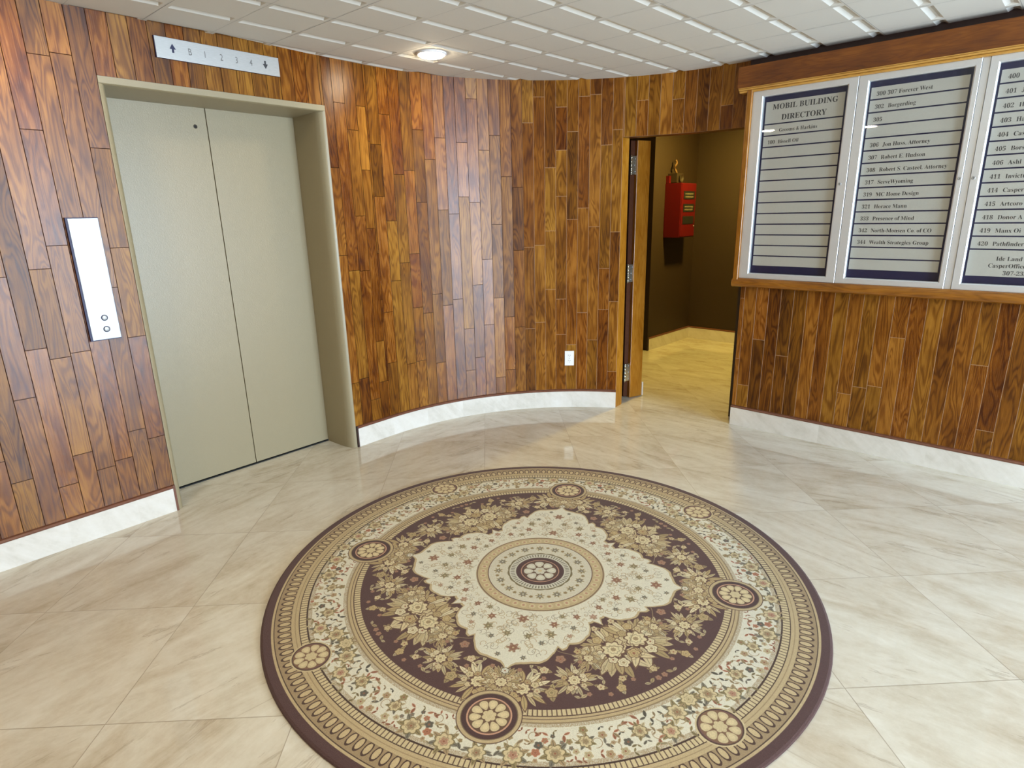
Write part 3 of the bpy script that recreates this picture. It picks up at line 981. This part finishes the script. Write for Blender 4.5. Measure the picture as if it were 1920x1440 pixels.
sw = thing('directory_surround', 'stained wooden surround with a deep valance framing the directory cases', 'wooden frame', RF(0.87, 0, 1.02))
SE = 1.80
for a0, a1 in ((-0.034, 0.0), (1.774, SE)):
    mb = MB()
    mb.box(RF, a0, a1, 0.0, 0.078, 1.032, 2.30, col=(0.6, 0.6, 0))
    mb.build('side_trim', M_TRIM, sw, bev=0.006, seg=3)
mb = MB()
pr = [(0.0, 1.026), (0.066, 1.022), (0.080, 1.028), (0.087, 1.042), (0.084, 1.060), (0.073, 1.076), (0.062, 1.081), (0.0, 1.081)]
mb.prism(RF, pr, -0.036, SE, 'a', col=(0.45, 0.5, 0))
mb.build('bottom_trim', M_TRIM, sw, bev=0.002)
VO = 0.105
mb = MB()
mb.box(RF, -0.088, SE + 0.06, 0.0, VO, 2.278, 2.402, col=(0.45, 0.4, 0))
mb.build('valance', M_VAL, sw, bev=0.002)
mb = MB()
pr = [(0.0, 2.252), (0.070, 2.252), (0.076, 2.256), (0.077, 2.262), (0.072, 2.264), (0.086, 2.265), (0.092, 2.269), (0.0915, 2.273), (0.086, 2.274), (0.098, 2.275), (0.099, 2.278), (0.0, 2.278)]
mb.prism(RF, pr, -0.084, SE + 0.056, 'a', col=(0.9, 0.8, 0))
mb.build('moulding', M_LITMOULD, sw)

# dark strip painting the shadow gap above the valance
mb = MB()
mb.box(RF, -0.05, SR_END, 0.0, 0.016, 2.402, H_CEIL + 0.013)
struct(mb.build('shadow_gap_strip', M_DARKWOOD))


# ------------------------------------------------------------------ ceiling lights
def ceiling_light(x, y, label, mat):
    t = thing('ceiling_light', label, 'ceiling light', (x, y, H_CEIL), 'round ceiling lights')
    mb = MB()
    mb.lathe((x, y, H_CEIL + 0.014), (0, 0, -1), [(0.088, 0), (0.088, 0.020), (0.083, 0.024), (0.072, 0.024), (0.072, 0.01)], 40)
    mb.build('trim_ring', M_LAMPBODY, t)
    mb = MB()
    mb.lathe((x, y, H_CEIL + 0.014), (0, 0, -1), [(0.0725, 0.012), (0.0725, 0.028), (0.066, 0.033), (0.0, 0.034)], 40)
    mb.build('diffuser', mat, t)


LG = V2(-0.43, 3.90)
LU, LV = A_DIR, B_DIR
ceiling_light(LG.x, LG.y, 'glowing round ceiling light near the rounded plank wall', M_LAMP_WALL)
for (u, v, mt, lb) in ((-2.044, 0.0, M_LAMP_WALL, 'round ceiling light over the floor left of the elevator'), (-2.705, 0.944, M_LAMP_WALL, 'round ceiling light over the floor by the plain rear wall'),
                       (-2.4, 2.45, M_FILL, 'added unseen fill light over the middle of the hall behind the rug'), (-2.9, 3.4, M_FILL, 'added unseen fill light over the floor inside the glazed entrance')):  # these two are unseen lamps, added to fill the hall with light
    q = LG + LU * u + LV * v
    ceiling_light(q.x, q.y, lb, mt)


# ------------------------------------------------------------------ rug
RUG_C, RUG_R, RUG_ROT = V2(0.106, 2.327), 1.150, math.radians(75.8)
N, HALF = 2048, 1.17


def rug_image():
    K = lambda r, g, b: np.array((r, g, b), np.float32) / 255
    BROWN, CREAM, TAN, GOLD, DARK = K(82, 60, 57), K(205, 201, 182), K(150, 130, 99), K(177, 158, 121), K(66, 50, 42)
    RUST, OLIVE, SLATE, BEIGE, PINK = K(136, 92, 70), K(132, 118, 84), K(112, 106, 92), K(190, 174, 136), K(170, 132, 108)
    MID = K(104, 80, 62)
    img = np.empty((N, N, 3), np.float32)
    img[:] = BROWN
    ax = (np.arange(N, dtype=np.float32) + 0.5) / N * 2 * HALF - HALF
    X, Y = np.meshgrid(ax, ax)
    R = np.hypot(X, Y)
    TH = np.arctan2(Y, X) - RUG_ROT
    PHI = np.abs((TH + math.pi / 4) % (math.pi / 2) - math.pi / 4)       # 0 at a medallion, 45 degrees between
    px = 2 * HALF / N

    def put(mask, col): img[:] = img * (1 - mask[..., None]) + col * mask[..., None]
    def disc(r): return np.clip((r - R) / px + 0.5, 0, 1)
    def ring(r0, r1, col): put(np.clip((R - r0) / px + 0.5, 0, 1) * disc(r1), col)
    ring(0, 1.113, GOLD); ring(0, 1.104, DARK); ring(0, 1.101, TAN)
    A = TH * 196 / (2 * math.pi)
    a, b = (A % 1.0) - 0.5, (R - 1.068) / 0.033
    e = np.sqrt((a / 0.40) ** 2 + ((b + 0.15) / 0.85) ** 2)
    band = (R > 1.036) & (R < 1.101)
    put(((e < 1.0) & band).astype(np.float32), DARK * 1.15)
    put(((e < 0.72) & band).astype(np.float32), GOLD * 1.04)
    ring(1.036, 1.040, DARK); ring(1.040, 1.012, GOLD)
    ring(1.012, 1.040, GOLD); ring(1.024, 1.027, TAN); ring(1.009, 1.012, DARK)
    A = TH * 400 / (2 * math.pi)
    a = np.abs((A % 1.0) - 0.5)
    band = ((R > 0.984) & (R < 1.009)).astype(np.float32)
    put(band, BEIGE); put(band * np.clip((0.16 - a) * 8, 0, 1), DARK * 1.2)
    ring(0.978, 0.984, DARK)
    ring(0, 0.978, CREAM)
    fr_ = np.random.default_rng(3).random((N, N), dtype=np.float32)
    put(((R > 0.826) & (R < 0.842) & (fr_ > 0.45)).astype(np.float32), TAN)
    put(((R > 0.962) & (R < 0.978) & (fr_ > 0.45)).astype(np.float32), TAN)
    ring(0, 0.829, GOLD); ring(0.824, 0.829, TAN * 0.9); ring(0.811, 0.8135, DARK * 1.3); ring(0.798, 0.802, DARK * 1.2)
    A = TH * 320 / (2 * math.pi)
    a = np.abs((A % 1.0) - 0.5)
    band = ((R > 0.774) & (R < 0.798)).astype(np.float32)
    put(band, BEIGE); put(band * np.clip((0.17 - a) * 8, 0, 1), DARK * 1.25)
    ring(0, 0.774, BROWN)

    def poly(P, col, alpha=1.0):
        P = (np.asarray(P, np.float32) + HALF) / (2 * HALF) * N
        x0, y0 = np.maximum(np.floor(P.min(0)).astype(int) - 1, 0)
        x1, y1 = np.minimum(np.ceil(P.max(0)).astype(int) + 2, N)
        if x1 <= x0 or y1 <= y0: return
        gx, gy = np.meshgrid(np.arange(x0, x1) + 0.5, np.arange(y0, y1) + 0.5)
        ins = np.zeros(gx.shape, bool)
        dm = np.full(gx.shape, 9.0)
        for i in range(len(P)):
            p, q = P[i], P[(i + 1) % len(P)]
            dx, dy = q - p
            if dy != 0:
                ins ^= ((p[1] > gy) != (q[1] > gy)) & (gx < dx * (gy - p[1]) / dy + p[0])
            l2 = dx * dx + dy * dy
            if l2 < 1e-9: continue
            t = np.clip(((gx - p[0]) * dx + (gy - p[1]) * dy) / l2, 0, 1)
            dm = np.minimum(dm, np.hypot(gx - p[0] - t * dx, gy - p[1] - t * dy))
        m = np.clip(np.where(ins, dm, -dm) + 0.5, 0, 1)[..., None] * alpha
        img[y0:y1, x0:x1] = img[y0:y1, x0:x1] * (1 - m) + np.asarray(col) * m

    def line(P, w, col):
        P = np.asarray(P, np.float32)
        d = np.gradient(P, axis=0)
        d /= np.maximum(np.linalg.norm(d, axis=1, keepdims=True), 1e-6)
        nn = np.stack([-d[:, 1], d[:, 0]], 1) * w / 2
        poly(np.concatenate([P + nn, (P - nn)[::-1]]), col)

    def leaf(c, ang, L, Wd, col, edge=None):
        t = np.linspace(0, 1, 9)
        h = np.sin(t * math.pi) ** 0.8 * Wd / 2
        pts = np.concatenate([np.stack([t * L, h], 1), np.stack([t[::-1] * L, -h[::-1]], 1)[1:-1]])
        ca, sa = math.cos(ang), math.sin(ang)
        Rm = np.array([[ca, sa], [-sa, ca]])
        if edge is not None:
            poly((pts - (L / 2, 0)) * 1.22 @ Rm + np.array(c) + np.array([ca, sa]) * L / 2, edge)
        poly(pts @ Rm + c, col)
        line(np.stack([t * L * 0.85, 0 * t], 1)[1:] @ Rm + c, 0.0022, np.asarray(col) * 0.68)

    def flower(c, rad, n, col, cen, rot=0.0, edge=None):
        t = np.linspace(0, 2 * math.pi, n * 7, endpoint=False)
        def sh(k): 
            r = rad * k * (0.72 + 0.28 * np.abs(np.cos(n * (t - rot) / 2)))
            return np.stack([np.cos(t) * r, np.sin(t) * r], 1) + c
        if edge is not None: poly(sh(1.16), edge)
        poly(sh(1.0), col)
        poly(sh(0.62), np.asarray(col) * 0.80)
        poly(sh(0.50), np.asarray(col) * 1.02)
        poly(sh(0.27), cen)

    def rosette(c, rad, n, petal, gap, core, rot=0.0):
        t = np.linspace(0, 2 * math.pi, 48, endpoint=False)
        circ = lambda r, o=(0, 0): np.stack([np.cos(t) * r + o[0], np.sin(t) * r + o[1]], 1) + c
        poly(circ(rad), gap)
        for k in range(n):
            a_ = rot + 2 * math.pi * k / n
            u = np.array([math.cos(a_), math.sin(a_)])
            v = np.array([-u[1], u[0]])
            w = math.sin(math.pi / n) * 1.0
            q = np.linspace(0, 2 * math.pi, 18, endpoint=False)
            rr_ = rad * 0.665 + np.cos(q) * rad * 0.295
            P = u[None] * rr_[:, None] + v[None] * (np.sin(q) * rr_ * w)[:, None] + c
            poly(P, petal)
            P2_ = u[None] * (rad * 0.68 + np.cos(q) * rad * 0.15)[:, None] + v[None] * (np.sin(q) * rad * 0.68 * w * 0.55)[:, None] + c
            poly(P2_, np.asarray(petal) * 1.06)
        poly(circ(rad * 0.385), gap)
        for k in range(6):
            a_ = rot + 2 * math.pi * k / 6
            poly(circ(rad * 0.135, (math.cos(a_) * rad * 0.225, math.sin(a_) * rad * 0.225)), petal)
        poly(circ(rad * 0.12), core)

    def pt(r, phi_deg, k, mir):
        a_ = RUG_ROT + k * math.pi / 2 + mir * math.radians(phi_deg)
        return np.array([r * math.cos(a_), r * math.sin(a_)]), a_

    rg = random.Random(11)
    SYM = [(k, m_) for k in range(4) for m_ in (1, -1)]

    def s_leaf(r, ph, ang, L, Wd, col, edge=None):
        for k, m_ in SYM:
            c, a_ = pt(r, ph, k, m_)
            leaf(c, a_ + m_ * ang, L, Wd, col, edge)

    def s_flower(r, ph, rad, n, col, cen, edge=None, rot=0.0):
        for k, m_ in SYM:
            if m_ < 0 and (ph == 0 or ph == 45): continue
            c, a_ = pt(r, ph, k, m_)
            flower(c, rad, n, col, cen, a_ + rot, edge)

    def s_line(pts, w, col):
        for k, m_ in SYM:
            line([pt(r, ph, k, m_)[0] for r, ph in pts], w, col)

    star = [(0, .620), (1.2, .594), (2.6, .578), (4.5, .572), (8, .572), (11, .566), (14, .550), (17, .520), (19, .486), (20.5, .505), (22.5, .500), (24, .484), (26, .484), (29, .482), (32, .474), (35, .456), (38, .424), (39.5, .398), (41, .404), (42.5, .398), (44, .412), (45, .430)]
    SP, SR_ = np.radians([q for q, _ in star]), np.array([q for _, q in star])

    # ---- flowers on the brown field
    pal = [K(196, 180, 142), K(204, 192, 158), K(178, 156, 112), K(188, 170, 130), K(168, 148, 108)]
    def bouquet(r, ph, S, seed):
        q = random.Random(seed)
        for i in range(22):
            an = 2 * math.pi * i / 22 + q.uniform(-.15, .15)
            rr2, pp = r + math.cos(an) * S * 0.33, ph + math.degrees(math.sin(an) * S * 0.33 / r)
            s_leaf(rr2, pp, an, S * q.uniform(0.45, 0.85), S * q.uniform(0.15, 0.24), pal[q.randrange(5)] * q.uniform(0.84, 1.03), MID if i % 2 else None)
        for i in range(9):
            an = 2 * math.pi * i / 9 + q.uniform(-.2, .2)
            d = S * q.uniform(0.38, 0.62)
            s_flower(r + math.cos(an) * d, ph + math.degrees(math.sin(an) * d / r), S * q.uniform(0.13, 0.18), 5, pal[q.randrange(5)], [RUST, TAN, OLIVE, GOLD][q.randrange(4)], MID)
        s_flower(r, ph, S * 0.30, 8, K(202, 188, 150), TAN, MID)
    placed = []
    def free(r, ph, d):
        x, y = r * math.cos(math.radians(ph)), r * math.sin(math.radians(ph))
        for (u, v, e_) in placed:
            if math.hypot(u - x, v - y) < d + e_: return False
        placed.append((x, y, d))
        return True
    for r, ph, S, sd in ((0.560, 39.5, 0.135, 1), (0.690, 6.5, 0.085, 2), (0.655, 21.5, 0.075, 4), (0.565, 29.0, 0.06, 5)):
        free(r, ph, S * 0.8)
        bouquet(r, ph, S, sd)
    free(0.655, 0.0, 0.05)
    bouquet(0.672, 0.0, 0.07, 9)
    for ph0 in (13, 26, 33, 43):                       # scrolling vines
        r0 = 0.70 - 0.0012 * (ph0 % 9) * 10
        tt = np.linspace(0, 4.6, 26)
        s_line([(r0 + 0.030 * math.exp(-.25 * t) * math.sin(t) , ph0 + math.degrees(0.030 * math.exp(-.25 * t) * math.cos(t) / r0)) for t in tt], 0.003, TAN)
        s_line([(r0 - 0.02 - 0.09 * t / 4.6, ph0 - 4 + 4 * math.sin(t * 1.1)) for t in tt], 0.003, TAN * 0.9)
    for i in range(900):
        ph = rg.uniform(0, 45)
        r = rg.uniform(0.42, 0.762)
        edge_r = np.interp(math.radians(ph), SP, SR_)
        sz = rg.choice((0.016, 0.020, 0.026, 0.034))
        if r < edge_r + sz * 1.1 or r > 0.772 - sz * 1.05: continue
        if ph < 9 and r > 0.70: continue
        if not free(r, ph, sz * 1.02): continue
        c1 = pal[rg.randrange(5)]
        kind = rg.random()
        an = rg.uniform(0, 6.28)
        if kind < 0.42:
            s_leaf(r, ph, an + 1.9, sz * 1.5, sz * 0.8, pal[rg.randrange(5)] * 0.86)
            s_leaf(r, ph, an - 1.5, sz * 1.5, sz * 0.75, OLIVE * 1.2)
            s_flower(r, ph, sz * 0.85, 5, c1, [RUST, PINK, OLIVE, TAN][rg.randrange(4)], MID, an)
        elif kind < 0.8:
            s_leaf(r, ph, an, sz * 1.7, sz * 0.85, c1 * 0.92)
            s_leaf(r, ph, an + 2.2, sz * 1.4, sz * 0.7, BEIGE * 0.9)
        else:
            s_flower(r, ph, sz * 0.55, 5, PINK * 0.9, RUST, MID)

    # ---- cream star with its scalloped outline
    SRAD = np.interp(PHI, SP, SR_) + 0.006 * np.abs(np.sin(PHI * 22))
    put(np.clip((SRAD + 0.006 - R) / px + 0.5, 0, 1), DARK * 1.3)
    put(np.clip((SRAD - R) / px + 0.5, 0, 1), GOLD)
    put(np.clip((SRAD - 0.010 - R) / px + 0.5, 0, 1), CREAM)
    s_flower(0.618, 0, 0.014, 6, CREAM, RUST, DARK)
    placed.clear()
    s_pl = [(0.335, 0, .030, RUST), (0.43, 5.5, .024, OLIVE), (0.50, 0, .032, RUST), (0.365, 20, .026, RUST), (0.42, 17, .028, OLIVE), (0.345, 36, .022, RUST), (0.375, 44.9, .022, PINK), (0.465, 12, .018, SLATE), (0.325, 27, .018, OLIVE), (0.40, 30, .018, SLATE), (0.545, 5, .016, SLATE), (0.44, 26, .016, PINK)]
    for r, ph, sz, c1 in s_pl:
        free(r, ph, sz)
    for i in range(150):                               # fine scrolls
        ph, r = rg.uniform(1, 45), rg.uniform(0.30, 0.56)
        if r > np.interp(math.radians(ph), SP, SR_) - 0.028: continue
        tt = np.linspace(0, 4.5, 12)
        k1, sgn = rg.uniform(0.008, 0.018), rg.choice((1, -1))
        o0 = rg.uniform(0, 6)
        s_line([(r + k1 * math.cos(o0 + sgn * t) * (1 - t * .12), ph + math.degrees(k1 * math.sin(o0 + sgn * t) * (1 - t * .12) / r)) for t in tt], 0.0022, [TAN * 1.1, SLATE * 1.3, GOLD * 0.95][rg.randrange(3)])
    for r, ph, sz, c1 in s_pl:
        for an in (0.3, 1.4, 2.5, 3.6, 4.7, 5.8):
            s_leaf(r, ph, an, sz * 0.85, sz * 0.3, (c1 * 0.7 + CREAM * 0.3) if an > 2 else TAN * 1.1)
        s_flower(r, ph, sz * 0.50, 6, c1 * 0.85 + CREAM * 0.12, GOLD, None)

    # ---- rings at the centre
    ring(0, 0.282, TAN); ring(0, 0.278, DARK * 1.5); ring(0, 0.275, GOLD * 1.0)
    A = TH * 44 / (2 * math.pi)
    a, b = (A % 1.0) - 0.5, (R - 0.251) / 0.02
    put(((np.hypot(a / 0.36, b / 0.7) < 1) & (R > .232) & (R < .272)).astype(np.float32), BEIGE)
    put(((np.hypot(a / 0.16, b / 0.32) < 1) & (R > .232) & (R < .272)).astype(np.float32), PINK)
    ring(0, 0.231, DARK * 1.5); ring(0, 0.227, CREAM * 0.96)
    put(((R > 0.142) & (R < 0.225) & (fr_ > 0.90)).astype(np.float32), TAN * 1.15)
    for i in range(16):
        a_ = RUG_ROT + 2 * math.pi * (i + 0.5) / 16
        c = np.array([math.cos(a_), math.sin(a_)]) * 0.184
        for q in range(7): leaf(c, a_ + q * 0.9, 0.022, 0.008, OLIVE * 1.22)
        flower(c, 0.015 if i % 2 else 0.011, 6, SLATE * 1.15, CREAM, a_)
        c = np.array([math.cos(a_ + .196), math.sin(a_ + .196)]) * 0.190
        flower(c, 0.009, 5, OLIVE * 1.1, RUST, a_)
    SC_ = 0.140 + 0.004 * np.abs(np.sin(TH * 9))
    put(np.clip((SC_ - R) / px + 0.5, 0, 1), OLIVE * 0.85)
    ring(0, 0.135, CREAM * 0.92)
    A = TH * 60 / (2 * math.pi)
    a = np.abs((A % 1.0) - 0.5)
    put(((R > 0.112) & (R < 0.130) & (a < 0.2)).astype(np.float32), SLATE)
    ring(0, 0.106, BROWN * 0.95); ring(0.080, 0.085, PINK)
    rosette(np.array([0.0, 0.0]), 0.074, 8, CREAM * 0.92, MID * 0.95, BEIGE)

    # ---- outer cream border
    placed.clear()
    def rose(r, ph, sz, c1, c2):
        for i in range(7):
            an = i * 0.9 + ph
            s_leaf(r, ph, an, sz * 1.75, sz * 0.6, [OLIVE, SLATE, TAN, BEIGE * 0.9][i % 4] * 1.05)
        s_flower(r, ph, sz, 7, BEIGE * 1.02, c2, OLIVE * 0.9)
        s_flower(r, ph, sz * 0.5, 5, c1, c2, None)
    for r, ph, sz, c1, c2 in ((0.935, 14, .030, TAN, RUST), (0.945, 6.5, .030, PINK, RUST), (0.955, 0, .026, TAN, RUST), (0.935, 36.5, .026, PINK, RUST), (0.885, 40.5, .030, TAN, RUST), (0.865, 45, .026, BEIGE, OLIVE), (0.90, 31, .022, TAN, RUST), (0.90, 20, .020, TAN, OLIVE)):
        free(r, ph, sz * 1.2)
        rose(r, ph, sz, c1, c2)
    for i in range(650):
        ph, r = rg.uniform(0, 45), rg.uniform(0.855, 0.968)
        sz = rg.choice((0.008, 0.011, 0.015))
        dens = 1.0 if ph < 18 or ph > 31 else 0.4
        if rg.random() > dens or not free(r, ph, sz * 0.85): continue
        an = rg.uniform(0, 6.28)
        c1 = [OLIVE, SLATE, TAN, BEIGE * .85, RUST * 1.1, SLATE * .8][rg.randrange(6)]
        if rg.random() < 0.7:
            s_leaf(r, ph, an, sz * 1.8, sz * 0.75, c1)
            s_leaf(r, ph, an + 2.0, sz * 1.5, sz * 0.6, c1 * 1.15)
        else:
            s_flower(r, ph, sz, 5, c1 * 1.1, RUST, None)
    for i in range(14):
        ph, r = 4 + i * 3.0, 0.905 + 0.03 * math.sin(i * 2.1)
        tt = np.linspace(0, 5, 14)
        s_line([(r + 0.022 * math.cos(i + t) * (1 - t * .12), ph + math.degrees(0.022 * math.sin(i + t) * (1 - t * .12) / r)) for t in tt], 0.0024, TAN)

    # ---- medallions
    t = np.linspace(0, 2 * math.pi, 72, endpoint=False)
    for k in range(4):
        a_ = RUG_ROT + k * math.pi / 2
        c = np.array([math.cos(a_), math.sin(a_)]) * 0.817
        circ = lambda r: np.stack([np.cos(t) * r, np.sin(t) * r], 1) + c
        for r, col in ((0.106, DARK * 1.3), (0.103, GOLD), (0.092, TAN * 0.8), (0.089, BROWN * 0.92), (0.073, PINK * 1.1), (0.0675, BROWN)):
            poly(circ(r), col)
        rosette(c, 0.066, 10, BEIGE * 1.02, MID * 0.95, BEIGE, a_)
        a_ = RUG_ROT + (k + 0.5) * math.pi / 2
        c = np.array([math.cos(a_), math.sin(a_)]) * 0.992
        u, v = np.array([math.cos(a_), math.sin(a_)]), np.array([-math.sin(a_), math.cos(a_)])
        el = lambda f: u[None] * (np.cos(t) * 0.064 * f)[:, None] + v[None] * (np.sin(t) * 0.070 * f)[:, None] + c
        poly(el(1.12), BEIGE); poly(el(1.04), DARK * 1.2); poly(el(0.97), BROWN * 1.35)
        rosette(c, 0.063, 9, BEIGE, MID * 1.15, BEIGE, a_)
    img[:] *= (1 + (fr_[..., None] - 0.5) * 0.16)
    out = np.ones((N, N, 4), np.float32)
    out[..., :3] = np.clip(img, 0, 1)
    im = bpy.data.images.new('woven_rug_pattern', N, N)
    im.pixels.foreach_set(out.ravel())
    im.pack()
    return im


M_RUG, nt, b = new_mat('woven_rug', (0.3, 0.2, 0.2), 0.95, spec=0.15)
tx = nd(nt, 'ShaderNodeTexImage', {'Vector': nd(nt, 'ShaderNodeUVMap').outputs[0]})
tx.image = rug_image()
nz = nd(nt, 'ShaderNodeTexNoise', {'Vector': nd(nt, 'ShaderNodeTexCoord').outputs['Object'], 'Scale': 420.0, 'Detail': 2.0})
nt.links.new(tx.outputs[0], b.inputs['Base Color'])
nt.links.new(nd(nt, 'ShaderNodeBump', {'Height': nz.outputs[0], 'Strength': 0.5, 'Distance': 0.004}).outputs[0], b.inputs['Normal'])
b.inputs['Sheen Weight'].default_value = 0.12

mb = MB()
rings = [(RUG_R, 0.0005), (RUG_R + 0.002, 0.004), (RUG_R - 0.001, 0.009), (RUG_R - 0.008, 0.0115), (0.8, 0.012), (0.4, 0.012), (0.0, 0.012)]
NS = 128
for q in range(len(rings) - 1):
    (r0, z0), (r1, z1) = rings[q], rings[q + 1]
    for k in range(NS):
        t0, t1 = 2 * math.pi * k / NS, 2 * math.pi * (k + 1) / NS
        cs_ = [(r0, z0, t0), (r0, z0, t1), (r1, z1, t1), (r1, z1, t0)]
        if r1 == 0: cs_ = cs_[:3]
        P = [Vector((RUG_C.x + r * math.cos(t), RUG_C.y + r * math.sin(t), z)) for r, z, t in cs_]
        mb.face(P, [((p.x - RUG_C.x + HALF) / (2 * HALF), (p.y - RUG_C.y + HALF) / (2 * HALF)) for p in P], smooth=True)
rug = mb.build('round_rug', M_RUG, recalc=False)
tag(rug, 'large round brown and cream floral rug on the marble floor', 'rug')

# ------------------------------------------------------------------ unseen lamp added to light the passage
pl = thing('passage_fill_light', 'added unseen ceiling light filling the passage behind the opening', 'ceiling light', (2.2, 6.1, H_CEIL))
mb = MB()
mb.lathe((2.2, 6.1, H_CEIL + 0.013), (0, 0, -1), [(0.09, 0), (0.09, 0.03), (0.08, 0.036), (0, 0.037)], 32)
mb.build('diffuser', new_mat('passage_fill_lamp', (0.9, 0.9, 0.9), 0.5, emit=(1.0, 0.72, 0.16), es=650.0)[0], pl)
